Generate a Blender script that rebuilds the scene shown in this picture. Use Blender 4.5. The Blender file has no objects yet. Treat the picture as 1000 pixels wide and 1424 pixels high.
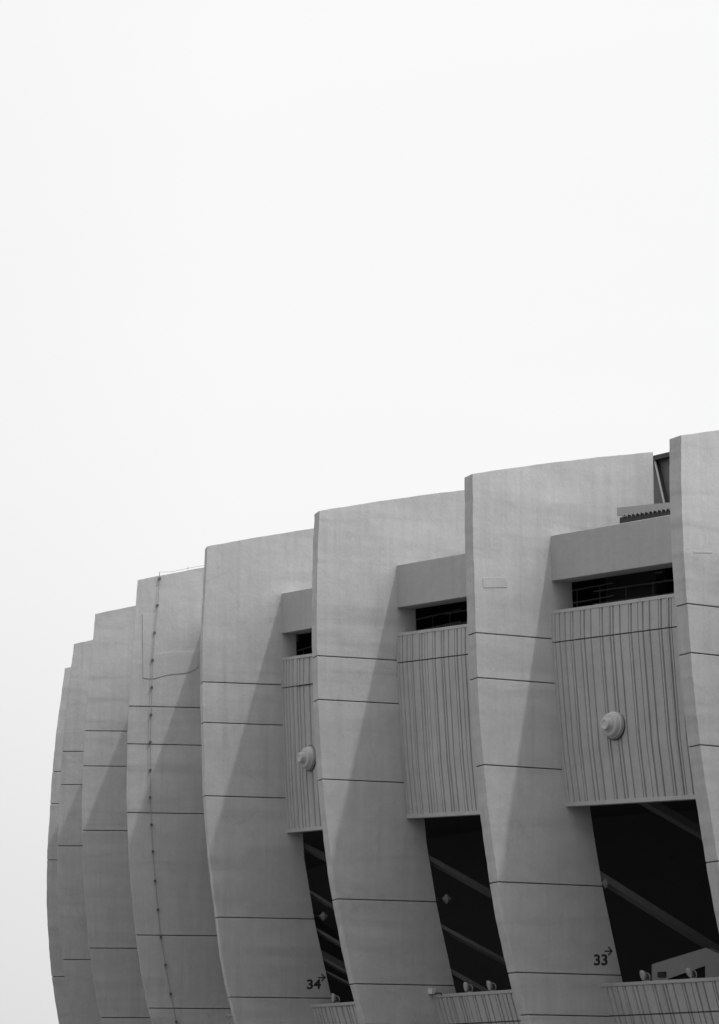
import bpy, bmesh, math, random
import numpy as np
from mathutils import Vector, Matrix
random.seed(7)
C = bpy.context.scene.collection
sc = bpy.context.scene
EYE = 1.6                                   # camera height; heights in the tables are above the eye

# ------------------------------------------------------------------ survey of the stadium
# fin -> plan position of its nose and the bearing of the fin (metres, radians)
PLAN = {30: (25.0, 83.9, -0.845), 31: (17.386, 90.353, -0.9192), 32: (10.493, 97.442, -1.0018), 33: (4.246, 105.142, -1.0987),
        34: (-1.211, 113.454, -1.2031), 35: (-5.781, 122.318, -1.3087), 36: (-9.426, 131.629, -1.4088),
        37: (-12.187, 141.270, -1.4970), 38: (-14.184, 151.126, -1.5668), 39: (-15.618, 161.108, -1.6116),
        40: (-16.10, 171.20, -1.69)}
# fin -> (depth behind the nose line, height) of top, joints 1..6, foot
EDGE = {30: [(-.80, 20.9), (-.75, 15.7), (-.60, 14.2), (-.25, 11.5), (.36, 8.62), (1.0, 5.73), (1.42, 4.39), (3.6, -1.6)],
        31: [(-.80, 21.25), (-.75, 16.05), (-.60, 14.55), (-.25, 11.8), (.36, 8.62), (1.0, 5.73), (1.42, 4.39), (3.6, -1.6)],
        32: [(-.733, 21.632), (-.626, 16.395), (-.525, 14.896), (-.231, 12.101), (.358, 8.623), (1.0, 5.73), (1.42, 4.39), (3.6, -1.6)],
        33: [(-.572, 22.069), (-.481, 16.747), (-.442, 15.263), (-.229, 12.411), (.273, 8.625), (.923, 5.73), (1.336, 4.385), (3.5, -1.6)],
        34: [(-.243, 22.5), (-.314, 17.266), (-.266, 15.706), (-.097, 12.894), (.463, 8.713), (1.123, 5.788), (1.53, 4.39), (3.7, -1.6)],
        35: [(-.069, 22.886), (-.222, 17.616), (-.173, 16.062), (-.069, 13.27), (.437, 8.704), (.954, 5.733), (1.36, 4.39), (3.5, -1.6)],
        36: [(.271, 23.22), (-.028, 17.961), (-.074, 16.408), (-.044, 13.595), (.396, 8.645), (.931, 5.723), (1.34, 4.39), (3.5, -1.6)],
        37: [(.503, 23.394), (.126, 18.187), (.064, 16.636), (.076, 13.816), (.474, 8.712), (1.012, 5.735), (1.42, 4.39), (3.6, -1.6)],
        38: [(.694, 23.582), (.235, 18.481), (.162, 16.914), (.09, 14.055), (.418, 8.791), (.96, 5.73), (1.37, 4.39), (3.5, -1.6)],
        39: [(.817, 23.898), (.275, 18.689), (.197, 17.085), (.091, 14.279), (.434, 8.533), (.97, 5.73), (1.38, 4.39), (3.5, -1.6)],
        40: [(.87, 24.1), (.3, 18.9), (.22, 17.3), (.1, 14.45), (.434, 8.533), (.97, 5.73), (1.38, 4.39), (3.5, -1.6)]}
MID = {32: (-.749, 18.818), 33: (-.545, 18.894), 34: (-.335, 19.4), 35: (-.19, 20.3)}
W = 0.66                                    # fin thickness
# bay k hangs between fin k (left end) and fin k-1 (right end)
#      left: depth, beam top, beam bottom, panel top, groove, panel bottom   right: the same
BAY = {31: ((2.0, 19.5, 17.95, 16.9, 15.9, 10.45), (1.9, 19.2, 17.65, 16.6, 15.6, 10.15), .5),
       32: ((2.2, 19.8, 18.25, 17.2, 16.2, 10.75), (2.0, 19.5, 17.95, 16.9, 15.9, 10.45), .5),
       33: ((2.41, 20.24, 18.70, 17.69, 16.62, 11.23), (2.2, 19.97, 18.39, 17.38, 16.32, 10.85), .5),
       34: ((2.74, 20.72, 19.17, 18.24, 17.17, 11.66), (2.45, 20.22, 18.69, 17.70, 16.65, 11.17), .39),
       35: ((2.89, 21.18, 19.61, 18.66, 17.49, 11.98), (2.75, 20.53, 19.04, 18.03, 16.95, 11.57), .27),
       36: ((3.05, 21.55, 19.98, 19.02, 17.9, 12.3), (2.95, 21.0, 19.4, 18.45, 17.3, 11.95), .27),
       37: ((3.1, 21.8, 20.23, 19.27, 18.15, 12.55), (3.05, 21.4, 19.8, 18.85, 17.7, 12.25), .27),
       38: ((3.15, 22.0, 20.43, 19.47, 18.35, 12.75), (3.1, 21.65, 20.05, 19.1, 17.95, 12.5), .27),
       39: ((3.2, 22.2, 20.63, 19.67, 18.55, 12.95), (3.15, 21.85, 20.25, 19.3, 18.15, 12.7), .27),
       40: ((3.2, 22.35, 20.8, 19.8, 18.7, 13.1), (3.2, 22.05, 20.45, 19.5, 18.35, 12.9), .27)}
TOPBEAM = {k: BAY[k][0][1] if k in BAY else 19.2 for k in PLAN}
SOFFIT = {30: 10.7, 31: 11.0, 32: 11.4, 33: 11.75, 34: 12.15, 35: 12.45, 36: 12.75, 37: 12.95, 38: 13.15, 39: 13.35, 40: 13.5}

def finframe(k):
    x, y, a = PLAN[k]
    return np.array([x, y]), np.array([-math.sin(a), math.cos(a)]), np.array([-math.cos(a), -math.sin(a)])
def finpt(k, d, z, off=0.0):
    o, i, l = finframe(k)
    p = o + d * i + off * l
    return Vector((p[0], p[1], z + EYE))

# ------------------------------------------------------------------ materials
def nodes(name):
    m = bpy.data.materials.new(name); m.use_nodes = True
    nt = m.node_tree; bs = nt.nodes['Principled BSDF']
    return m, nt, bs
def N(nt, t, **kw):
    n = nt.nodes.new(t)
    for a, v in kw.items(): setattr(n, a, v)
    return n
def math_(nt, op, a, b=None, c=None):
    n = N(nt, 'ShaderNodeMath', operation=op)
    for i, v in enumerate((a, b, c)):
        if v is None: continue
        if isinstance(v, (int, float)): n.inputs[i].default_value = v
        else: nt.links.new(v, n.inputs[i])
    return n.outputs[0]
def noise(nt, vec, scale, detail=3.0, rough=.55, dist=0.0):
    n = N(nt, 'ShaderNodeTexNoise'); n.inputs['Scale'].default_value = scale
    n.inputs['Detail'].default_value = detail; n.inputs['Roughness'].default_value = rough
    n.inputs['Distortion'].default_value = dist
    nt.links.new(vec, n.inputs['Vector']); return n.outputs['Fac']
def mapped(nt, vec, s):
    n = N(nt, 'ShaderNodeMapping'); n.inputs['Scale'].default_value = s
    nt.links.new(vec, n.inputs['Vector']); return n.outputs['Vector']
def concrete(name, base, amp=1.0, tide=1.0, bump=1.0, rough=.85):
    m, nt, bs = nodes(name); L = nt.links.new
    tc = N(nt, 'ShaderNodeTexCoord'); oi = N(nt, 'ShaderNodeObjectInfo')
    off = N(nt, 'ShaderNodeVectorMath', operation='ADD')
    cmb = N(nt, 'ShaderNodeCombineXYZ')
    sh = math_(nt, 'MULTIPLY', oi.outputs['Random'], 173.0)
    L(sh, cmb.inputs[0]); L(math_(nt, 'MULTIPLY', sh, .37), cmb.inputs[2])
    L(tc.outputs['Object'], off.inputs[0]); L(cmb.outputs[0], off.inputs[1])
    v = off.outputs[0]
    big = noise(nt, mapped(nt, v, (.22, .22, .30)), 1.0, 4, .6, 0)
    hor = noise(nt, mapped(nt, v, (.5, .5, 1.3)), 1.0, 5, .65, .15)
    med = noise(nt, v, 1.7, 6, .68)
    pit = noise(nt, v, 5.5, 2, .5)
    pit = math_(nt, 'MINIMUM', math_(nt, 'MULTIPLY', math_(nt, 'MAXIMUM', math_(nt, 'SUBTRACT', pit, .70), 0.0), 14.0), 1.0)
    ver = noise(nt, mapped(nt, v, (3.2, 3.2, .22)), 1.0, 4, .6)
    fine = noise(nt, v, 9.0, 5, .7)
    grain = noise(nt, v, 45.0, 3, .7)
    td = noise(nt, mapped(nt, v, (.055, .055, .55)), 1.0, 3, .5, 0)
    ln = math_(nt, 'ABSOLUTE', math_(nt, 'SUBTRACT', td, .5))
    ln = math_(nt, 'SUBTRACT', 1.0, math_(nt, 'MINIMUM', math_(nt, 'MULTIPLY', ln, 17.0), 1.0))
    msk = math_(nt, 'MULTIPLY', math_(nt, 'MAXIMUM', math_(nt, 'SUBTRACT', big, .40), 0.0), 5.0)
    ln = math_(nt, 'MULTIPLY', math_(nt, 'MULTIPLY', ln, msk), tide)
    cr_ = noise(nt, mapped(nt, v, (.33, .33, .40)), 1.0, 3, .55)
    cr_ = math_(nt, 'ABSOLUTE', math_(nt, 'SUBTRACT', cr_, .47))
    cr_ = math_(nt, 'SUBTRACT', 1.0, math_(nt, 'MINIMUM', math_(nt, 'MULTIPLY', cr_, 110.0), 1.0))
    cm = noise(nt, v, .30, 2, .5)
    cr_ = math_(nt, 'MULTIPLY', cr_, math_(nt, 'MINIMUM', math_(nt, 'MULTIPLY', math_(nt, 'MAXIMUM', math_(nt, 'SUBTRACT', cm, .53), 0.0), 14.0), 1.0))
    run = noise(nt, mapped(nt, v, (2.6, 2.6, .10)), 1.0, 3, .6)
    run = math_(nt, 'MULTIPLY', math_(nt, 'MAXIMUM', math_(nt, 'SUBTRACT', run, .52), 0.0), math_(nt, 'MAXIMUM', math_(nt, 'SUBTRACT', med, .40), 0.0))
    def c(x, k): return math_(nt, 'MULTIPLY', math_(nt, 'SUBTRACT', x, .5), k * amp)
    s = math_(nt, 'ADD', 1.0, c(big, .36))
    s = math_(nt, 'ADD', s, c(hor, .10)); s = math_(nt, 'ADD', s, c(ver, .18))
    s = math_(nt, 'ADD', s, c(fine, .17)); s = math_(nt, 'ADD', s, c(med, .26)); s = math_(nt, 'SUBTRACT', s, math_(nt, 'MULTIPLY', pit, .10 * amp)); s = math_(nt, 'ADD', s, c(grain, .22))
    s = math_(nt, 'SUBTRACT', s, math_(nt, 'MULTIPLY', ln, .10))
    s = math_(nt, 'SUBTRACT', s, math_(nt, 'MULTIPLY', cr_, .06 * tide))
    s = math_(nt, 'SUBTRACT', s, math_(nt, 'MULTIPLY', run, 3.0 * amp))
    val = math_(nt, 'MULTIPLY', s, base)
    col = N(nt, 'ShaderNodeCombineColor')
    for i in range(3): L(val, col.inputs[i])
    L(col.outputs[0], bs.inputs['Base Color'])
    bs.inputs['Roughness'].default_value = rough
    bs.inputs['Specular IOR Level'].default_value = .25
    h = math_(nt, 'ADD', math_(nt, 'MULTIPLY', med, .026), math_(nt, 'MULTIPLY', fine, .005))
    h = math_(nt, 'ADD', h, math_(nt, 'MULTIPLY', big, .05)); h = math_(nt, 'ADD', h, math_(nt, 'MULTIPLY', ln, .002))
    b = N(nt, 'ShaderNodeBump'); b.inputs['Strength'].default_value = .8 * bump; b.inputs['Distance'].default_value = 1.0
    L(h, b.inputs['Height']); L(b.outputs[0], bs.inputs['Normal'])
    return m
def plain(name, g, rough=.6, metal=0.0, amp=.12, scale=6.0):
    m, nt, bs = nodes(name); L = nt.links.new
    tc = N(nt, 'ShaderNodeTexCoord')
    f = noise(nt, tc.outputs['Object'], scale, 4, .6)
    val = math_(nt, 'MULTIPLY', math_(nt, 'ADD', 1.0, math_(nt, 'MULTIPLY', math_(nt, 'SUBTRACT', f, .5), 2 * amp)), g)
    col = N(nt, 'ShaderNodeCombineColor')
    for i in range(3): L(val, col.inputs[i])
    L(col.outputs[0], bs.inputs['Base Color'])
    bs.inputs['Roughness'].default_value = rough; bs.inputs['Metallic'].default_value = metal
    bs.inputs['Specular IOR Level'].default_value = .3
    return m
M = dict(fin=concrete('painted concrete', .45, 1.25, 1.5), beam=concrete('painted beam concrete', .415, .8, .3),
         panel=concrete('ribbed panel concrete', .44, 1.2, .3), patch=concrete('patched render', .44, .9, .4),
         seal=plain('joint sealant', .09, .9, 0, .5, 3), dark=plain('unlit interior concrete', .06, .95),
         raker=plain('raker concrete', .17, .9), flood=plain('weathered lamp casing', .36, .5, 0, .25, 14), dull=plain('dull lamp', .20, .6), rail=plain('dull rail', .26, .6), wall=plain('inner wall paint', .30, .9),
         black=plain('black sign paint', .025, .7), metal=plain('weathered grey metal', .30, .5),
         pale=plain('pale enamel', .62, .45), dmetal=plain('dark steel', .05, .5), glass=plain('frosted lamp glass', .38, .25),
         sheet=plain('pale sheet metal', .38, .5), lamp=concrete('painted lamp housing', .50, .9, .0, .1, .6),
         clip=plain('conductor clip', .10, .6), wire=plain('conductor wire', .27, .5), steel=plain('roof steel', .17, .6))

# ------------------------------------------------------------------ object helpers
ROOT = Vector((2.0, 118.0, 0.0))
def link(name, me, parent=None, mats=(), world=None):
    o = bpy.data.objects.new(name, me); C.objects.link(o)
    for m in mats: me.materials.append(m)
    if world is not None: o.matrix_world = world
    if parent is not None:
        o.parent = parent
        o.matrix_basis = parent_world(parent).inverted() @ (world if world is not None else Matrix())
    WORLD[o.name] = world if world is not None else Matrix()
    return o
WORLD = {}
def parent_world(p): return WORLD[p.name]
def frame(origin, ang):
    return Matrix.Translation(Vector(origin)) @ Matrix.Rotation(ang, 4, 'Z')
def mesh_world(name, verts, faces, mats, parent, mw, midx=None, smooth=False):
    inv = mw.inverted()
    me = bpy.data.meshes.new(name)
    me.from_pydata([tuple(inv @ Vector(v)) for v in verts], [], faces)
    bm = bmesh.new(); bm.from_mesh(me); bmesh.ops.recalc_face_normals(bm, faces=bm.faces); bm.to_mesh(me); bm.free()
    o = link(name, me, parent, mats, mw)
    if midx:
        for p, i in zip(me.polygons, midx): p.material_index = i
    if smooth:
        for p in me.polygons: p.use_smooth = True
    return o
def bevel(o, w=.02, seg=2, ang=35):
    b = o.modifiers.new('edge', 'BEVEL'); b.width = w; b.segments = seg; b.limit_method = 'ANGLE'
    b.angle_limit = math.radians(ang); b.harden_normals = False
class MB:
    def __init__(s): s.v = []; s.f = []; s.m = []
    def add(s, v, f, mi=0):
        n = len(s.v); s.v += [tuple(p) for p in v]; s.f += [tuple(i + n for i in q) for q in f]; s.m += [mi] * len(f)
    def hexa(s, p, mi=0):                   # 8 points: bottom 4, top 4
        s.add(p, [(0, 3, 2, 1), (4, 5, 6, 7), (0, 1, 5, 4), (1, 2, 6, 5), (2, 3, 7, 6), (3, 0, 4, 7)], mi)
    def box(s, c, sx, sy, sz, mi=0, rot=None):
        r = rot or Matrix.Identity(3)
        s.hexa([Vector(c) + r @ Vector((x * sx / 2, y * sy / 2, z * sz / 2)) for z in (-1, 1) for x, y in ((-1, -1), (1, -1), (1, 1), (-1, 1))], mi)
    def tube(s, pts, r, n=8, mi=0):
        pts = [Vector(p) for p in pts]; rings = []
        for i, p in enumerate(pts):
            t = (pts[min(i + 1, len(pts) - 1)] - pts[max(i - 1, 0)]).normalized()
            a = t.cross(Vector((0, 0, 1)));
            if a.length < .1: a = t.cross(Vector((1, 0, 0)))
            a.normalize(); b = t.cross(a)
            rings.append([p + r * (math.cos(q) * a + math.sin(q) * b) for q in [2 * math.pi * j / n for j in range(n)]])
        v = [q for rg in rings for q in rg]; f = []
        for i in range(len(pts) - 1):
            for j in range(n): f.append((i * n + j, i * n + (j + 1) % n, (i + 1) * n + (j + 1) % n, (i + 1) * n + j))
        f += [tuple(range(n - 1, -1, -1)), tuple((len(pts) - 1) * n + j for j in range(n))]
        s.add(v, f, mi)
    def prism(s, poly, vec, mi=0):          # polygon (world points) pushed along vec
        n = len(poly); vec = Vector(vec)
        v = [Vector(p) for p in poly] + [Vector(p) + vec for p in poly]
        f = [tuple(range(n)), tuple(range(2 * n - 1, n - 1, -1))] + [(i, (i + 1) % n, n + (i + 1) % n, n + i) for i in range(n)]
        s.add(v, f, mi)
    def lathe(s, c, ax, prof, n=40, mi=0):
        ax = Vector(ax).normalized(); a = ax.cross(Vector((0, 0, 1))).normalized(); b = ax.cross(a); v = []; f = []
        for h, r in prof:
            for j in range(n):
                q = 2 * math.pi * j / n; v.append(Vector(c) + h * ax + r * (math.cos(q) * a + math.sin(q) * b))
        for i in range(len(prof) - 1):
            for j in range(n): f.append((i * n + j, i * n + (j + 1) % n, (i + 1) * n + (j + 1) % n, (i + 1) * n + j))
        f += [tuple(range(n)), tuple((len(prof) - 1) * n + j for j in range(n - 1, -1, -1))]
        s.add(v, f, mi)
    def build(s, name, mats, parent=None, mw=None, smooth=False):
        if not isinstance(mats, (list, tuple)): mats = [mats]
        return mesh_world(name, s.v, s.f, mats, parent, mw or Matrix(), s.m, smooth)
def thing(name, label, cat, loc, group=None, ang=0.0):
    o = bpy.data.objects.new(name, None); C.objects.link(o); o.empty_display_size = .3
    mw = frame(loc, ang); o.matrix_world = mw; WORLD[o.name] = mw
    o['label'] = label; o['category'] = cat
    if group: o['group'] = group
    return o

stadium = thing('stadium', 'grey concrete stadium with curved upright fins and ribbed panels between them', 'stadium', ROOT)

# ------------------------------------------------------------------ splines
def spline(pts):
    pts = sorted(pts, key=lambda p: p[1]); z = np.array([p[1] for p in pts]); d = np.array([p[0] for p in pts]); n = len(z)
    h = np.diff(z); A = np.eye(n); r = np.zeros(n)
    for i in range(1, n - 1):
        A[i, i - 1] = h[i - 1]; A[i, i] = 2 * (h[i - 1] + h[i]); A[i, i + 1] = h[i]
        r[i] = 6 * ((d[i + 1] - d[i]) / h[i] - (d[i] - d[i - 1]) / h[i - 1])
    m = np.linalg.solve(A, r)
    def f(x):
        i = int(np.clip(np.searchsorted(z, x) - 1, 0, n - 2)); a = (z[i + 1] - x) / h[i]; b = 1 - a
        return float(a * d[i] + b * d[i + 1] + ((a ** 3 - a) * m[i] + (b ** 3 - b) * m[i + 1]) * h[i] ** 2 / 6)
    return f
def lerp(pts, x):
    pts = sorted(pts)
    return float(np.interp(x, [p[0] for p in pts], [p[1] for p in pts]))

# ------------------------------------------------------------------ the fins
DEEP = 6.5
def make_fin(k):
    E = EDGE[k]; f = spline(E + ([MID[k]] if k in MID else []))
    zt = E[0][1]; bt = TOPBEAM[k]
    dz = max(0.0, (k - 33)) * .10
    inner = [(-1.6, 7.2), (5.53, 4.95), (8.5, 4.25), (11.2, 3.78), (bt - 2.0, 3.22 + .25 * min(1, max(0, k - 33))), (bt - .9, 3.2 + .25 * min(1, max(0, k - 33)))]
    def din(z): return DEEP if z > bt - .6 else lerp(inner, z)
    ph = [random.uniform(0, 6.28) for _ in range(6)]
    wob = lambda z: .006 * math.sin(z * 2.1 + ph[0]) + .005 * math.sin(z * 5.3 + ph[1]) + .004 * math.sin(z * 11.7 + ph[2]) + random.uniform(-.003, .003)
    g = .018; js = [e[1] for e in E[1:7]]; lev = [-1.6] + js[::-1] + [zt]
    o_, i_, l_ = finframe(k); mw = frame((o_[0], o_[1], EYE - 1.6), math.atan2(i_[1], i_[0]))
    mb = MB()
    for a, b in zip(lev[:-1], lev[1:]):
        za = a + (g if a > -1.6 else 0); zb = b - (g if b < zt else 0); last = b >= zt
        n = max(2, int((zb - za) / .22)); out = [(f(z) + wob(z), z, 1) for z in np.linspace(za, zb, n + 1)]
        if last:
            x0 = out[-1][0]
            for x in np.linspace(.25, DEEP - x0, 26):
                out.append((x0 + x, zt + .235 * x - .0045 * x * x + .005 * math.sin(x * 3.1 + ph[3]) + .004 * math.sin(x * 7.7 + ph[4]), 0))
            inn = [(DEEP, bt - .6, 0), (din(bt - .7), bt - .6, 0)] + [(din(z), z, 0) for z in np.linspace(bt - .9, za, 8)]
        else:
            inn = [(din(z), z, 0) for z in np.linspace(zb, za, 5)]
        poly = out + inn
        n = len(poly)
        R_ = [finpt(k, d, z, 0) for d, z, fl in poly]; L_ = [finpt(k, d + .06 * fl, z, W) for d, z, fl in poly]
        mb.add(R_ + L_, [tuple(range(n)), tuple(range(2 * n - 1, n - 1, -1))] + [(i, (i + 1) % n, n + (i + 1) % n, n + i) for i in range(n)])
    nb = len(mb.v)
    e = .035; zs = np.linspace(-1.5, js[0] + .3, 60); v = []; fc = []
    for z in zs:
        v += [finpt(k, f(z) + e, z, e), finpt(k, din(z) - e, z, e), finpt(k, din(z) - e, z, W - e), finpt(k, f(z) + e + .06, z, W - e)]
    for i in range(len(zs) - 1):
        for j in range(4): fc.append((4 * i + j, 4 * i + (j + 1) % 4, 4 * i + 4 + (j + 1) % 4, 4 * i + 4 + j))
    fc += [(3, 2, 1, 0), tuple(4 * (len(zs) - 1) + j for j in range(4))]
    mb.add(v, fc, 1)
    o = mb.build('concrete_fin', [M['fin'], M['seal']], stadium, mw)
    bevel(o, .014, 2, 40)
    return o
fins = {k: make_fin(k) for k in sorted(PLAN)}

# ------------------------------------------------------------------ bays
class Bay:
    def __init__(s, k):
        s.k = k; s.oL, s.iL, _ = finframe(k); s.oR, s.iR, lR = finframe(k - 1); s.oR = s.oR + W * lR
        a = s.oL + BAY[k][0][0] * s.iL; b = s.oR + BAY[k][1][0] * s.iR
        s.a = a; s.L = float(np.linalg.norm(b - a)); t = (b - a) / s.L; s.t = t
        s.ang = math.atan2(t[1], t[0]); s.n_in = np.array([-t[1], t[0]])
        s.mw = frame((a[0], a[1], 0), s.ang)
    def pt(s, u, dL, dR, zL, zR):           # u metres along the bay
        w = u / s.L
        p = (s.oL + dL * s.iL) * (1 - w) + (s.oR + dR * s.iR) * w
        return Vector((p[0], p[1], zL * (1 - w) + zR * w + EYE))
    def flat(s, u, dd, z):                  # point dd behind the beam face
        a = s.oL + (BAY[s.k][0][0] + dd) * s.iL; b = s.oR + (BAY[s.k][1][0] + dd) * s.iR
        p = a + u * (b - a) / np.linalg.norm(b - a)
        return Vector((p[0], p[1], z + EYE))
def box_bay(mb, b, d0, d1, zT, zB, u0=None, u1=None, mi=0):
    u0 = -.04 if u0 is None else u0; u1 = b.L + .04 if u1 is None else u1
    dL, dR = BAY[b.k][0][0], BAY[b.k][1][0]
    P = lambda u, dd, zz: b.pt(u, dL + dd, dR + dd, zz[0], zz[1])
    mb.hexa([P(u0, d0, zB), P(u1, d0, zB), P(u1, d1, zB), P(u0, d1, zB), P(u0, d0, zT), P(u1, d0, zT), P(u1, d1, zT), P(u0, d1, zT)], mi)
GRV = [(.09, .03), (.16, .03), (.38, .055), (.58, .03), (.66, .03), (.92, .03), (1.03, .06), (1.34, .03), (1.42, .03), (1.59, .065),
       (1.83, .03), (1.92, .03), (2.34, .03), (2.46, .065), (2.77, .03), (2.85, .03), (2.98, .06), (3.3, .05), (3.71, .03), (3.83, .065),
       (4.15, .03), (4.38, .065), (4.63, .03), (4.71, .03), (5.11, .03), (5.23, .06), (5.51, .035), (5.60, .035), (5.70, .03),
       (6.0, .06), (6.22, .03), (6.3, .03), (6.6, .06), (6.95, .03), (7.03, .03), (7.3, .06), (7.6, .03), (7.68, .03), (7.95, .06), (8.3, .03), (8.38, .03), (8.7, .05)]
def ribbed(mb, b, levels, grooves, dep=.06, thick=.22, mi=0):
    # levels: (dL, dR, zL, zR) from the top down
    us = [(-.04, 0)]; last_thin = None
    for u, w in grooves:
        w = w * 1.3
        if u + w > b.L - .05: continue
        if last_thin is not None and w < .05 and last_thin[1] < .05 and u - last_thin[0] < .17:
            us[-1] = (us[-1][0], -.03); us += [(u - w / 2, -.03), (u - w / 2 + .004, dep), (u + w / 2 - .004, dep), (u + w / 2, 0)]; last_thin = None
        else:
            us += [(u - w / 2, 0), (u - w / 2 + .004, dep), (u + w / 2 - .004, dep), (u + w / 2, 0)]; last_thin = (u, w)
    us.append((b.L + .04, 0))
    prof = [(u, d) for u, d in us] + [(b.L + .04, thick), (-.04, thick)]
    n = len(prof); v = []; f = []
    for dL, dR, zL, zR in levels:
        v += [b.pt(u, dL + d, dR + d, zL, zR) for u, d in prof]
    for i in range(len(levels) - 1):
        for j in range(n): f.append((i * n + j, i * n + (j + 1) % n, (i + 1) * n + (j + 1) % n, (i + 1) * n + j))
    f += [tuple(range(n)), tuple((len(levels) - 1) * n + j for j in range(n - 1, -1, -1))]
    mb.add(v, f, mi)
def pdep(t): return lerp([(0, 0), (.17, 0), (.385, .2), (.71, .52), (1, 1)], t)
bays = {}
for k in sorted(BAY):
    b = bays[k] = Bay(k); Lf, Rt, pb = BAY[k]
    mb = MB(); box_bay(mb, b, 0, .75, (Lf[1], Rt[1]), (Lf[2], Rt[2]))
    bevel(mb.build('ring_beam', M['beam'], stadium, b.mw), .02)
    # ribbed panel: two lifts with an open joint between, a rim and a ledge
    zt = (Lf[3], Rt[3]); zg = (Lf[4], Rt[4]); zb = (Lf[5], Rt[5])
    def lev(t, e=0.0):
        z = (zt[0] + (zb[0] - zt[0]) * t, zt[1] + (zb[1] - zt[1]) * t)
        return (Lf[0] + pb * pdep(t) + e, Rt[0] + pb * pdep(t) + e, z[0], z[1])
    H = zt[0] - zb[0]; tg = (zt[0] - zg[0]) / H; q = .022 / H
    gr = GRV if k == 33 else [(u + random.uniform(-.05, .05) if k > 33 else u, w) for u, w in GRV]
    mb = MB()
    ribbed(mb, b, [lev(t) for t in np.linspace(.12 / H, tg - q, 4)], gr)
    ribbed(mb, b, [lev(t) for t in np.linspace(tg + q, 1 - .10 / H, 22)], gr)
    v = []
    mbs = [lev(t, .075) for t in np.linspace(.1 / H, 1 - .1 / H, 12)]
    for a_, c_ in zip(mbs[:-1], mbs[1:]):
        mb.hexa([b.pt(-.04, c_[0], c_[1], c_[2], c_[3]), b.pt(b.L + .04, c_[0], c_[1], c_[2], c_[3]), b.pt(b.L + .04, c_[0] + .1, c_[1] + .1, c_[2], c_[3]), b.pt(-.04, c_[0] + .1, c_[1] + .1, c_[2], c_[3]),
                 b.pt(-.04, a_[0], a_[1], a_[2], a_[3]), b.pt(b.L + .04, a_[0], a_[1], a_[2], a_[3]), b.pt(b.L + .04, a_[0] + .1, a_[1] + .1, a_[2], a_[3]), b.pt(-.04, a_[0] + .1, a_[1] + .1, a_[2], a_[3])], 1)
    pan = mb.build('ribbed_panel', [M['panel'], M['seal']], stadium, b.mw)
    mb = MB(); box_bay(mb, b, -.015, .26, zt, (zt[0] - .118, zt[1] - .118))
    bevel(mb.build('top_rim', M['panel'], pan, b.mw), .012)
    mb = MB(); box_bay(mb, b, pb - .05, pb + .26, (zb[0] + .098, zb[1] + .098), (zb[0] - .04, zb[1] - .04))
    bevel(mb.build('bottom_ledge', M['panel'], pan, b.mw), .012)
    # lower parapet panel, leaning back towards its foot
    zl = (5.44 + .02 * (k - 33), 5.41); base = 4.08; off = {33: 1.66, 34: 1.5, 35: 1.35}.get(k, 1.3)
    def low(z): return (base + .29 * (5.42 - z) + .006 * (5.42 - z) ** 2)
    def ll(z, e=0.0): return (low(z) + e, low(z) - (Lf[0] - Rt[0]) + e, z + (zl[0] - 5.42), z)
    mb = MB()
    g2 = [(u + .12, w * 1.05) for u, w in gr]
    ribbed(mb, b, [ll(z) for z in np.linspace(5.30, 4.40, 4)], g2, .06, .25)
    ribbed(mb, b, [ll(z) for z in np.linspace(4.355, -1.6, 14)], g2, .06, .25)
    mb.hexa([b.pt(u, ll(z, e)[0], ll(z, e)[1], z, z) for z in (4.2, 4.6) for u, e in ((-.04, .07), (b.L + .04, .07), (b.L + .04, .2), (-.04, .2))], 1)
    par = mb.build('parapet_panel', [M['panel'], M['seal']], stadium, b.mw)
    mb = MB()
    a_ = ll(5.42, -.03); c_ = ll(5.305, -.03)
    mb.hexa([b.pt(u, q_[0] + e, q_[1] + e, q_[2], q_[3]) for q_ in (c_, a_) for u, e in ((-.04, 0), (b.L + .04, 0), (b.L + .04, .36), (-.04, .36))])
    bevel(mb.build('top_rim', M['panel'], par, b.mw), .015)

# ------------------------------------------------------------------ the dark inside
ks = sorted(PLAN)
def sweep(name, sec, mat):                  # sec(k) -> list of (depth, z) closed section, swept round the ring
    mb = MB(); v = []; f = []; n = len(sec(ks[0]))
    for k in ks: v += [finpt(k, d, z, W / 2) for d, z in sec(k)]
    for i in range(len(ks) - 1):
        for j in range(n): f.append((i * n + j, i * n + (j + 1) % n, (i + 1) * n + (j + 1) % n, (i + 1) * n + j))
    f += [tuple(range(n)), tuple((len(ks) - 1) * n + j for j in range(n - 1, -1, -1))]
    mb.add(v, f); return mb.build(name, mat, stadium, frame(ROOT, 0))
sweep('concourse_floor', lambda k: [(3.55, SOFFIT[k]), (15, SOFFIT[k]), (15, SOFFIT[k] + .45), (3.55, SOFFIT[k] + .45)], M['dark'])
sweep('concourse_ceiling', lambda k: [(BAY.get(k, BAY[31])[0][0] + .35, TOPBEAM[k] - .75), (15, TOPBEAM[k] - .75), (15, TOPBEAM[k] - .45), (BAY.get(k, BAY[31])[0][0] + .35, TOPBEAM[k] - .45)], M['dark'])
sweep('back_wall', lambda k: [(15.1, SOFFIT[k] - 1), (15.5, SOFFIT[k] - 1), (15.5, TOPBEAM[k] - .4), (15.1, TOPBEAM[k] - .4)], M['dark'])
sweep('bowl_soffit', lambda k: [(12, SOFFIT[k] + .2), (30, -1.6), (30.5, -1.6), (13, SOFFIT[k] + .3)], M['dark'])
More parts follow.
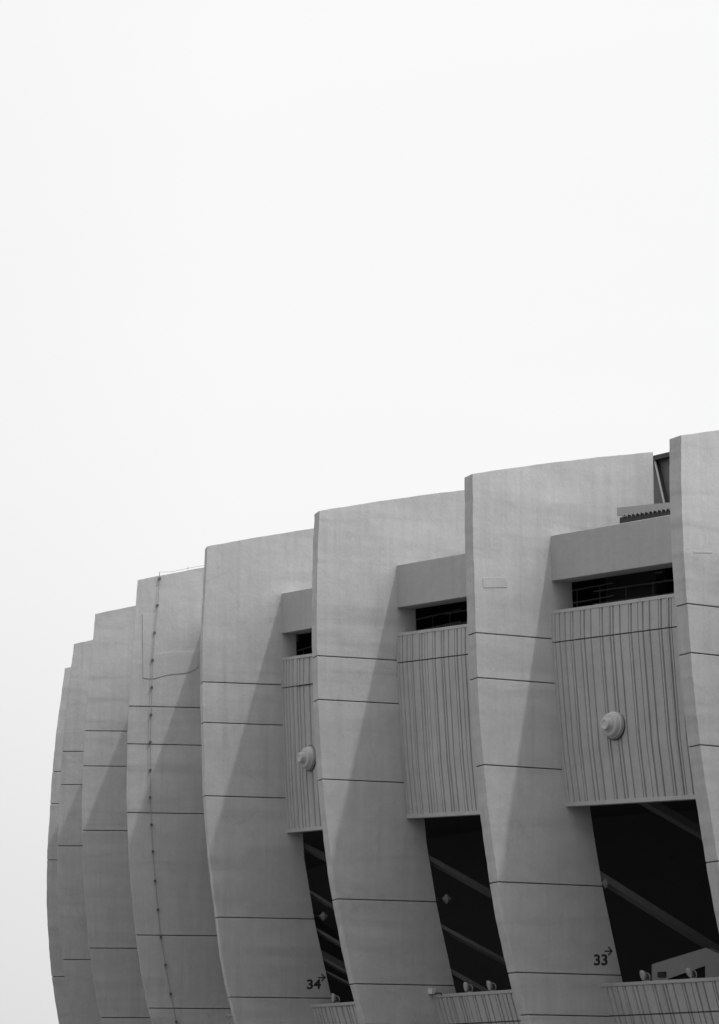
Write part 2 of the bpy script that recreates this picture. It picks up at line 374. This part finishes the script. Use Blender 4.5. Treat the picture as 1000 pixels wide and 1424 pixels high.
for k in (30, 40):  # added closures at the cut ends, keeping light out of the inside
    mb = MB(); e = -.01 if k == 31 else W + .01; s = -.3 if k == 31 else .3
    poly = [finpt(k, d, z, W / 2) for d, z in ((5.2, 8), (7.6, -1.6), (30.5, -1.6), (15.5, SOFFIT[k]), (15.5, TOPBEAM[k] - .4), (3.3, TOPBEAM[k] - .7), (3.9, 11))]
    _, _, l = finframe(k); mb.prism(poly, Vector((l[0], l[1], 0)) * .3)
    mb.build('end_light_block', M['dark'], stadium, frame(ROOT, 0))
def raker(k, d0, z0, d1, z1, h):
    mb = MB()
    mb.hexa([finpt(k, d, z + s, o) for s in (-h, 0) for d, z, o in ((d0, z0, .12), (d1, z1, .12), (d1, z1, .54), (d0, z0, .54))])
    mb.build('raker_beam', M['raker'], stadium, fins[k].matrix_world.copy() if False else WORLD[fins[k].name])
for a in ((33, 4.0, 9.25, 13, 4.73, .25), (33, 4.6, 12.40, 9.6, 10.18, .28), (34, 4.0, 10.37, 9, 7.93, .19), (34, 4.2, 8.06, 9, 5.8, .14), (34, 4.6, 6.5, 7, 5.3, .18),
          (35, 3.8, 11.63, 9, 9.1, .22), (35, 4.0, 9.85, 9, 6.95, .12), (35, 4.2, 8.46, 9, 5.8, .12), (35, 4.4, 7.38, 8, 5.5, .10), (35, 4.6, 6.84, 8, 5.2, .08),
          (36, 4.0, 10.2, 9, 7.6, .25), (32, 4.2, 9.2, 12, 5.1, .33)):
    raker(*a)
b = bays[33]
# inner stair wall seen under the nearest opening
mb = MB()
outer = [(-1.49, 6.22), (1.08, 6.65), (3.2, 5.85), (3.2, 5.2), (1.03, 5.2), (1.03, 6.06), (-.74, 5.70), (-.74, 5.2), (-1.5, 5.2)]
mb.prism([b.flat(u, 4.9, z) for u, z in outer], Vector((b.n_in[0], b.n_in[1], 0)) * .3)
w = mb.build('stair_wall', M['wall'], stadium, b.mw)
mb = MB(); p0 = b.flat(-.98, 4.87, 5.86); mb.box(p0, .34, .08, .17, 0, Matrix.Rotation(b.ang, 3, 'Z'))
mb.build('vent', M['black'], w, b.mw)
# things glimpsed through the slots above the panels
mb = MB(); mb.hexa([b.flat(u, d, z) for z in (16.5, 19.7) for u, d in ((-1.1, 3), (1.35, 3), (1.35, 3.4), (-1.1, 3.4))])
mb.build('service_pillar', plain('pillar paint', .07, .9), stadium, b.mw)
for k in (32, 33, 34, 35, 36):
    bb = bays[k]; z = BAY[k][0][3]
    mb = MB()
    for zz in (.58, 1.02): mb.tube([bb.flat(-1.2, 2.6, z + zz), bb.flat(bb.L, 2.6, z + zz - .35)], .03, 8)
    for u in np.arange(-.9, bb.L, 1.3): mb.tube([bb.flat(u, 2.6, z - .9), bb.flat(u, 2.6, z + 1.02 - .04 * u)], .022, 6)
    mb.build('guard_rail', M['rail'], stadium, bb.mw)
for u, z, wd in ((1.62, 19.0, .34), (1.6, 18.66, .12), (1.95, 18.69, .14)):
    mb = MB(); mb.box(b.flat(u, 2.95, z), wd, .12, .06, 0, Matrix.Rotation(b.ang, 3, 'Z'))
    mb.build('cable_tray', M['rail'], stadium, b.mw)
# little sheet roof over the beam of the nearest bay
mb = MB(); z0 = 20.84; top = lambda u: 21.14 - .085 * (u - 1.25); bot = lambda u: 20.87 - .055 * (u - 1.25)
poly = [(1.25, top(1.25)), (8.6, top(8.6))]; u = 8.6
while u > 1.46:
    poly += [(u, bot(u)), (u - .06, bot(u) - .02), (u - .1, bot(u) - .09), (u - .14, bot(u) - .02)]; u -= .205
poly += [(1.25, bot(1.25))]
mb.prism([b.flat(u, 1.6, z) for u, z in poly], Vector((b.n_in[0], b.n_in[1], 0)) * .03)
mb.prism([b.flat(1.25, d, z) for d, z in ((1.635, 21.13), (1.635, 20.86), (3.2, 20.98), (3.2, 21.25))], Vector((b.t[0], b.t[1], 0)) * .03)
can = mb.build('sheet_canopy', M['sheet'], stadium, b.mw)
v = []; f = []; us = np.arange(1.3, 8.6, .05125)
for d in (1.64, 3.6):
    for i, u in enumerate(us): v.append(b.flat(u, d, bot(u) + .0 + .12 * (d - 1.6) + (.045 if i % 4 in (0, 1) else -.03)))
n = len(us)
for i in range(n - 1): f.append((i, i + 1, n + i + 1, n + i))
mb = MB(); mb.add(v, f); cs = mb.build('corrugated_sheet', M['sheet'], can, b.mw)
so = cs.modifiers.new('thick', 'SOLIDIFY'); so.thickness = .006
mb = MB(); mb.hexa([b.flat(u, d, z) for z in (19.5, 20.80) for u, d in ((1.30, 1.66), (8.6, 1.66), (8.6, 2.3), (1.30, 2.3))])
mb.build('shadow_infill', M['dmetal'], can, b.mw)  # added dark box standing in for the shadow under the sheet roof
# roof steel behind the end of the fin
mb = MB()
mb.hexa([b.flat(u, d, z) for z in (20.6, 23.46) for u, d in ((-2.2, 5.2), (3.4, 5.2), (3.4, 5.3), (-2.2, 5.3))])
gi = mb.build('roof_girder', M['steel'], stadium, b.mw)
mb = MB(); mb.hexa([b.flat(u, d, z) for z in (23.46, 23.62) for u, d in ((-2.2, 4.9), (3.4, 4.9), (3.4, 5.6), (-2.2, 5.6))])
mb.build('flange', M['dmetal'], gi, b.mw)
mb = MB(); mb.tube([b.flat(-1.06, 5.0, 23.6), b.flat(-.2, 5.0, 20.4)], .035, 8); mb.build('tie_rod', M['pale'], gi, b.mw)
mb = MB(); mb.hexa([b.flat(u + s, d, z) for z, s in ((20.6, .84), (23.46, 0)) for u, d in ((-1.12, 5.05), (-1.04, 5.05), (-1.04, 5.19), (-1.12, 5.19))])
mb.build('rod_shade_bar', M['dmetal'], gi, b.mw)  # dark bar added as the shade along the rod's lower left

# ------------------------------------------------------------------ render patches and painted numbers on the fins
def patch(k, pts, t):
    _, _, l = finframe(k); mb = MB()
    mb.prism([finpt(k, d, z, .01) for d, z in pts], Vector((-l[0], -l[1], 0)) * (t + .01))
    o = mb.build('repair_patch', M['patch'], fins[k], WORLD[fins[k].name]); bevel(o, .008, 2, 30)
patch(36, [(0.477, 21.796), (1.012, 21.84), (1.016, 21.029), (1.033, 20.161), (1.894, 20.257), (2.817, 20.325), (2.794, 19.636), (2.587, 19.481), (2.4, 19.41), (2.201, 19.365), (1.95, 19.34), (1.756, 19.318), (1.5, 19.28), (1.311, 19.22), (1.15, 19.16), (1.016, 19.125), (0.779, 19.11), (0.542, 19.134)], .022)
patch(33, [(-.217, 18.608), (.71, 18.695), (.734, 18.346), (-.193, 18.261)], .014)
patch(32, [(-.35, 18.054), (.379, 18.104), (.378, 18.048), (-.352, 17.986)], .009)
def number(k, text, d0, z0, h, arrow):
    cu = bpy.data.curves.new('n', 'FONT'); cu.body = text; cu.size = 1.0; cu.offset = .030; cu.extrude = .5
    to = bpy.data.objects.new('n', cu); C.objects.link(to)
    bpy.context.view_layer.update()
    me = bpy.data.meshes.new_from_object(to.evaluated_get(bpy.context.evaluated_depsgraph_get()))
    bpy.data.objects.remove(to)
    xs = [v.co.x for v in me.vertices]; ys = [v.co.y for v in me.vertices]
    s = h / (max(ys) - min(ys)); sx = s * 1.16; mb = MB()
    V = []
    for v in me.vertices:
        V.append(finpt(k, d0 + (v.co.x - min(xs)) * sx, z0 + (v.co.y - min(ys)) * s + .04 * (v.co.x - min(xs)) * sx, -.003 if v.co.z > 0 else .004))
    mb.add(V, [tuple(p.vertices) for p in me.polygons])
    # arrow: shaft and two barbs
    ad, az, L = arrow; w = .024
    def bar(p, q):
        p = np.array(p); q = np.array(q); t = (q - p) / np.linalg.norm(q - p); n = np.array([-t[1], t[0]]) * w
        P = [p - n, q - n, q + n, p + n]; _, _, l = finframe(k)
        mb.prism([finpt(k, x, z, .004) for x, z in P], Vector((-l[0], -l[1], 0)) * .007)
    bar((ad, az), (ad + L - .02, az + .012)); bar((ad + L * .5, az + .15), (ad + L + .012, az + .0)); bar((ad + L * .5, az - .13), (ad + L + .012, az + .024))
    mb.build('gate_number', M['black'], fins[k], WORLD[fins[k].name])
number(33, '33', 3.86, 6.02, .37, (4.27, 6.50, .285))
number(35, '34', 3.93, 6.06, .37, (4.35, 6.50, .285))

# ------------------------------------------------------------------ fittings (things of their own)
def out3(b): return Vector((-b.n_in[0], -b.n_in[1], 0))
def dome(k, u, z, label):
    b = bays[k]; Lf, Rt, pb = BAY[k]; wt = u / b.L
    zt = Lf[3] * (1 - wt) + Rt[3] * wt; zb = Lf[5] * (1 - wt) + Rt[5] * wt; t = (zt - z) / (zt - zb)
    p = b.flat(u, pb * pdep(t) , z)
    root = thing('bulkhead_lamp', label, 'lamp', p, 'stepped round lamps on the ribbed panels', b.ang)
    ax = out3(b)
    def prt(nm, prof, mat):
        mb = MB(); mb.lathe(p, ax, prof, 48)
        o = mb.build(nm, mat, root, WORLD[root.name]); bevel(o, .012, 2, 40)
        for q in o.data.polygons: q.use_smooth = len(q.vertices) == 4
        o.modifiers['edge'].harden_normals = False
        return o
    prt('shadow_grime_ring', [(-.02, .50), (.022, .50), (.024, .47)], M['dmetal'])  # dark ring added for the shadow and grime round the lamp base
    prt('back_plate', [(-.02, .47), (.04, .47), (.05, .455)], M['metal'])
    prt('housing', [(.045, .435), (.12, .435), (.135, .415), (.14, .40), (.24, .385), (.275, .36), (.29, .32), (.292, .25)], M['lamp'])
    prt('front_cap', [(.285, .235), (.33, .235), (.335, .20), (.46, .195), (.48, .178), (.484, .12), (.465, .10), (.465, .02)], M['lamp'])
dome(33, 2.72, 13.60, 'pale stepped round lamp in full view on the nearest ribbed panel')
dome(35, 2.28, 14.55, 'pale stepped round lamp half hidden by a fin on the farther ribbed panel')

def flood(k, u, yaw, tilt, label):
    b = bays[k]; w_ = u / b.L
    z = (5.44 + .02 * (k - 33)) * (1 - w_) + 5.41 * w_
    p = b.pt(u, 4.08 + .05, 4.08 + .05 - (BAY[k][0][0] - BAY[k][1][0]), z, z)
    r = thing('floodlight', label, 'floodlight', p, 'floodlights on the parapet rims', b.ang + yaw)
    base = WORLD[r.name]
    def T(q): return Vector(p) + Vector(q)      # offsets along the world axes
    mb = MB(); mb.box(T((.06, 0, .015)), .17, .12, .05); mb.tube([T((.07, 0, .03)), T((.07, 0, .12))], .024, 10)
    bevel(mb.build('bracket', M['metal'], r, base), .006)
    n = Vector((-.93, -.25, -.28)).normalized(); n.rotate(Matrix.Rotation(math.radians(tilt), 3, 'Y')); c = T((-.05, 0, .20))
    mb = MB(); mb.lathe(c, n, [(-.10, .05), (-.085, .10), (-.03, .155), (.02, .17), (.045, .172), (.05, .155)], 28)
    o = mb.build('head', M['flood'], r, base); o.data.polygons.foreach_set('use_smooth', [len(q.vertices) == 4 for q in o.data.polygons])
    mb = MB(); mb.lathe(c, n, [(.046, .15), (.054, .146), (.058, .10), (.06, .02)], 28); mb.build('lens', M['glass'], r, base)
    mb = MB(); mb.tube([T((-.02, .05, .20)), T((.03, .05, .27)), T((.10, .05, .265)), T((.155, .03, .20)), T((.165, 0, .12)), T((.15, 0, .03))], .022, 10)
    mb.build('yoke', M['flood'], r, base)
    mb = MB(); mb.box(T((.075, .02, .135)), .10, .12, .13); bevel(mb.build('driver_box', M['dmetal'], r, base), .012)
flood(33, 2.10, 0, 0, 'pale floodlight left of its pair on the nearest parapet rim, beside the gate number 33')
flood(33, 4.28, 0, -14, 'pale floodlight in front of the inner stair wall, rightmost on the nearest parapet rim')
flood(34, 2.10, 0, 6, 'pale floodlight left of the pair on the middle parapet rim between two fins')
flood(34, 3.55, 0, 0, 'pale floodlight right of the pair on the middle parapet rim, against the dark opening')
flood(35, 1.95, 0, 10, 'single pale floodlight on the farthest parapet rim, below the gate number 34')

def diamond(k, d, z, label):
    p = finpt(k, d, z, .06); o_, i_, l_ = finframe(k); ang = math.atan2(i_[1], i_[0])
    r = thing('wall_lantern', label, 'lamp', p, 'diamond lamps on the inner edges of the fins', ang); base = WORLD[r.name]
    mb = MB(); mb.tube([base @ Vector((-.42, 0, 0)), base @ Vector((-.05, 0, 0))], .03, 8); mb.build('arm', M['dmetal'], r, base)
    mb = MB(); s = .17; th = .07
    ring = [base @ Vector(q) for q in ((-s, -th, 0), (0, -th, -s), (s, -th, 0), (0, -th, s))]; back = [base @ Vector(q) for q in ((-s, th, 0), (0, th, -s), (s, th, 0), (0, th, s))]
    tip = base @ Vector((.02, -th - .06, -.02))
    mb.add(ring + back + [tip], [(0, 1, 8), (1, 2, 8), (2, 3, 8), (3, 0, 8), (7, 6, 5, 4), (0, 4, 5, 1), (1, 5, 6, 2), (2, 6, 7, 3), (3, 7, 4, 0)])
    mb.build('lamp_body', M['dull'], r, base)
diamond(33, 4.36, 8.73, 'small diamond-shaped lamp on the fin marked 33, where the long raker beam starts')
diamond(34, 4.62, 8.83, 'small diamond-shaped lamp on the unnumbered fin, in the middle dark opening')
diamond(35, 4.58, 8.82, 'small diamond-shaped lamp on the fin marked 34, in the narrowest dark opening')

# small white box at the left end of the middle parapet
p = bays[34].pt(.10, 4.02, 3.75, 5.44, 5.41); r = thing('junction_box', 'small white box at the left end of the middle parapet rim', 'junction box', p, None, bays[34].ang); base = WORLD[r.name]
mb = MB(); mb.box(base @ Vector((.0, -.05, .13)), .24, .2, .2, 0, base.to_3x3()); bevel(mb.build('casing', M['pale'], r, base), .02)
mb = MB(); mb.tube([base @ Vector((.1, 0, .06)), base @ Vector((.45, .02, .05)), base @ Vector((.5, .02, -.02))], .025, 8); mb.build('cable', M['dmetal'], r, base)

# lightning conductor down the sixth fin, with its clips and the wire along the top edge
COND = [[1.172, 23.45], [1.173, 23.291], [1.097, 22.173], [0.992, 21.029], [0.918, 19.889], [0.902, 18.755], [0.887, 17.625], [0.871, 16.498], [0.886, 15.346], [0.885, 14.227], [0.958, 13.113], [1.03, 12.032], [1.133, 10.838], [1.264, 9.677], [1.394, 8.577], [1.597, 7.453], [1.815, 6.303], [2.06, 5.185], [2.35, 4.05], [2.7, 2.9], [3.1, 1.7], [3.5, .5], [3.9, -.6], [4.25, -1.59]]
r = thing('lightning_conductor', 'thin lightning conductor clipped down the patched fin with a wire along its top', 'cable', finpt(36, 4.25, -1.6, -.05), None, WORLD[fins[36].name].to_euler().z); base = WORLD[r.name]
mb = MB(); mb.tube([finpt(36, d, z, -.085) for d, z in COND], .013, 8); mb.build('down_wire', M['wire'], r, base)
for d, z in COND[1:-1]:
    mb = MB(); mb.box(finpt(36, d, z, -.055), .085, .11, .085, 0, base.to_3x3()); mb.build('clip', M['clip'], r, base)
topz = lambda d: 23.22 + .235 * (d - .271) - .0045 * (d - .271) ** 2
mb = MB(); mb.tube([finpt(36, 1.172, 23.45, -.085), finpt(36, 1.172, 23.58, .05), finpt(36, 1.7, topz(1.7) + .08, .1), finpt(36, 2.36, topz(2.36) + .10, .1), finpt(36, 4.2, topz(4.2) + .10, .1), finpt(36, 6.3, topz(6.3) + .10, .1)], .008, 6)
mb.build('top_wire', M['wire'], r, base)
for d in (1.172, 2.36, 4.2, 6.3):
    mb = MB(); mb.tube([finpt(36, d, topz(d) - .02, .1), finpt(36, d, topz(d) + .17, .1)], .010, 6); mb.build('post', M['wire'], r, base)

# ------------------------------------------------------------------ ground
mb = MB(); s = 3000
mb.add([(-s, -s, 0), (s, -s, 0), (s, s, 0), (-s, s, 0)], [(0, 1, 2, 3)])
g = mb.build('ground', plain('plaza paving', .10, .9, 0, .15, .3)); g['kind'] = 'structure'

# ------------------------------------------------------------------ light
trav = Vector((-.474, .311, -1.0)).normalized()
ld = bpy.data.lights.new('sun', 'SUN'); ld.energy = 1.38; ld.angle = math.radians(1.3); ld.color = (1, 1, 1)
lo = bpy.data.objects.new('sun', ld); C.objects.link(lo); lo.rotation_euler = trav.to_track_quat('-Z', 'Y').to_euler(); lo.location = (40, 60, 80)
wd = bpy.data.worlds.new('World'); sc.world = wd; wd.use_nodes = True; nt = wd.node_tree; L = nt.links.new
bg = nt.nodes['Background']
sky = N(nt, 'ShaderNodeTexSky', sky_type='NISHITA'); sky.sun_disc = False
sky.sun_elevation = math.radians(60.4); sky.sun_rotation = math.radians(123.3); sky.dust_density = 5.0
bw = N(nt, 'ShaderNodeRGBToBW'); L(sky.outputs[0], bw.inputs[0])
clear = math_(nt, 'MULTIPLY', bw.outputs[0], .10)
tc = N(nt, 'ShaderNodeTexCoord'); sep = N(nt, 'ShaderNodeSeparateXYZ'); L(tc.outputs['Generated'], sep.inputs[0])
ramp = N(nt, 'ShaderNodeValToRGB'); cr = ramp.color_ramp
stops = [(0.0, .74), (.03, .79), (.10, .875), (.17, .94), (.25, .975), (.34, .99), (.55, .80), (1.0, .80)]
cr.elements[0].position = 0; cr.elements[0].color = (stops[0][1],) * 3 + (1,)
cr.elements[1].position = 1; cr.elements[1].color = (stops[-1][1],) * 3 + (1,)
for p_, v_ in stops[1:-1]:
    e = cr.elements.new(p_); e.color = (v_, v_, v_, 1)
L(sep.outputs[2], ramp.inputs[0])
cn = noise(nt, mapped(nt, tc.outputs['Generated'], (3.0, 3.0, 8.0)), 1.0, 4, .5, .3)
cl = math_(nt, 'ADD', ramp.outputs[0], math_(nt, 'MULTIPLY', math_(nt, 'SUBTRACT', cn, .5), .075))
mix = math_(nt, 'ADD', math_(nt, 'MULTIPLY', cl, .96), math_(nt, 'MULTIPLY', clear, .04))
# the overcast is thinnest and brightest round the veiled sun
dt = N(nt, 'ShaderNodeVectorMath', operation='DOT_PRODUCT'); L(tc.outputs['Generated'], dt.inputs[0]); dt.inputs[1].default_value = tuple(-trav)
glow = math_(nt, 'POWER', math_(nt, 'MAXIMUM', dt.outputs['Value'], 0.0), 3.0)
side = math_(nt, 'SUBTRACT', math_(nt, 'MAXIMUM', sep.outputs[0], .14), .14)
away = math_(nt, 'SUBTRACT', math_(nt, 'MAXIMUM', math_(nt, 'MULTIPLY', sep.outputs[0], -1.0), .14), .14)
back = math_(nt, 'MAXIMUM', math_(nt, 'MULTIPLY', sep.outputs[1], -1.0), 0.0)
veil = math_(nt, 'MAXIMUM', math_(nt, 'SUBTRACT', math_(nt, 'MULTIPLY', sep.outputs[0], -1.0), .04), 0.0)
veil = math_(nt, 'SUBTRACT', 1.0, math_(nt, 'MULTIPLY', math_(nt, 'MINIMUM', veil, .1), .5))
fac = math_(nt, 'ADD', veil, math_(nt, 'MULTIPLY', side, 1.05))
fac = math_(nt, 'SUBTRACT', fac, math_(nt, 'MULTIPLY', away, -.12))
fac = math_(nt, 'SUBTRACT', fac, math_(nt, 'MULTIPLY', back, .58))
mix = math_(nt, 'ADD', math_(nt, 'MULTIPLY', mix, fac), math_(nt, 'MULTIPLY', glow, 1.6))
L(mix, bg.inputs[0]); bg.inputs[1].default_value = 1.0

# ------------------------------------------------------------------ camera
cd = bpy.data.cameras.new('camera'); cam = bpy.data.objects.new('camera', cd); C.objects.link(cam); sc.camera = cam
cd.sensor_fit = 'VERTICAL'; cd.sensor_height = 36.0; cd.lens = 36.0 * 4500 / 1424
cd.clip_start = .5; cd.clip_end = 8000
cam.location = (0, 0, EYE); cam.rotation_euler = (math.pi / 2 + .195546, 0, 0)

sc.view_settings.view_transform = 'Standard'; sc.view_settings.look = 'None'
sc.view_settings.exposure = 0; sc.view_settings.gamma = 1
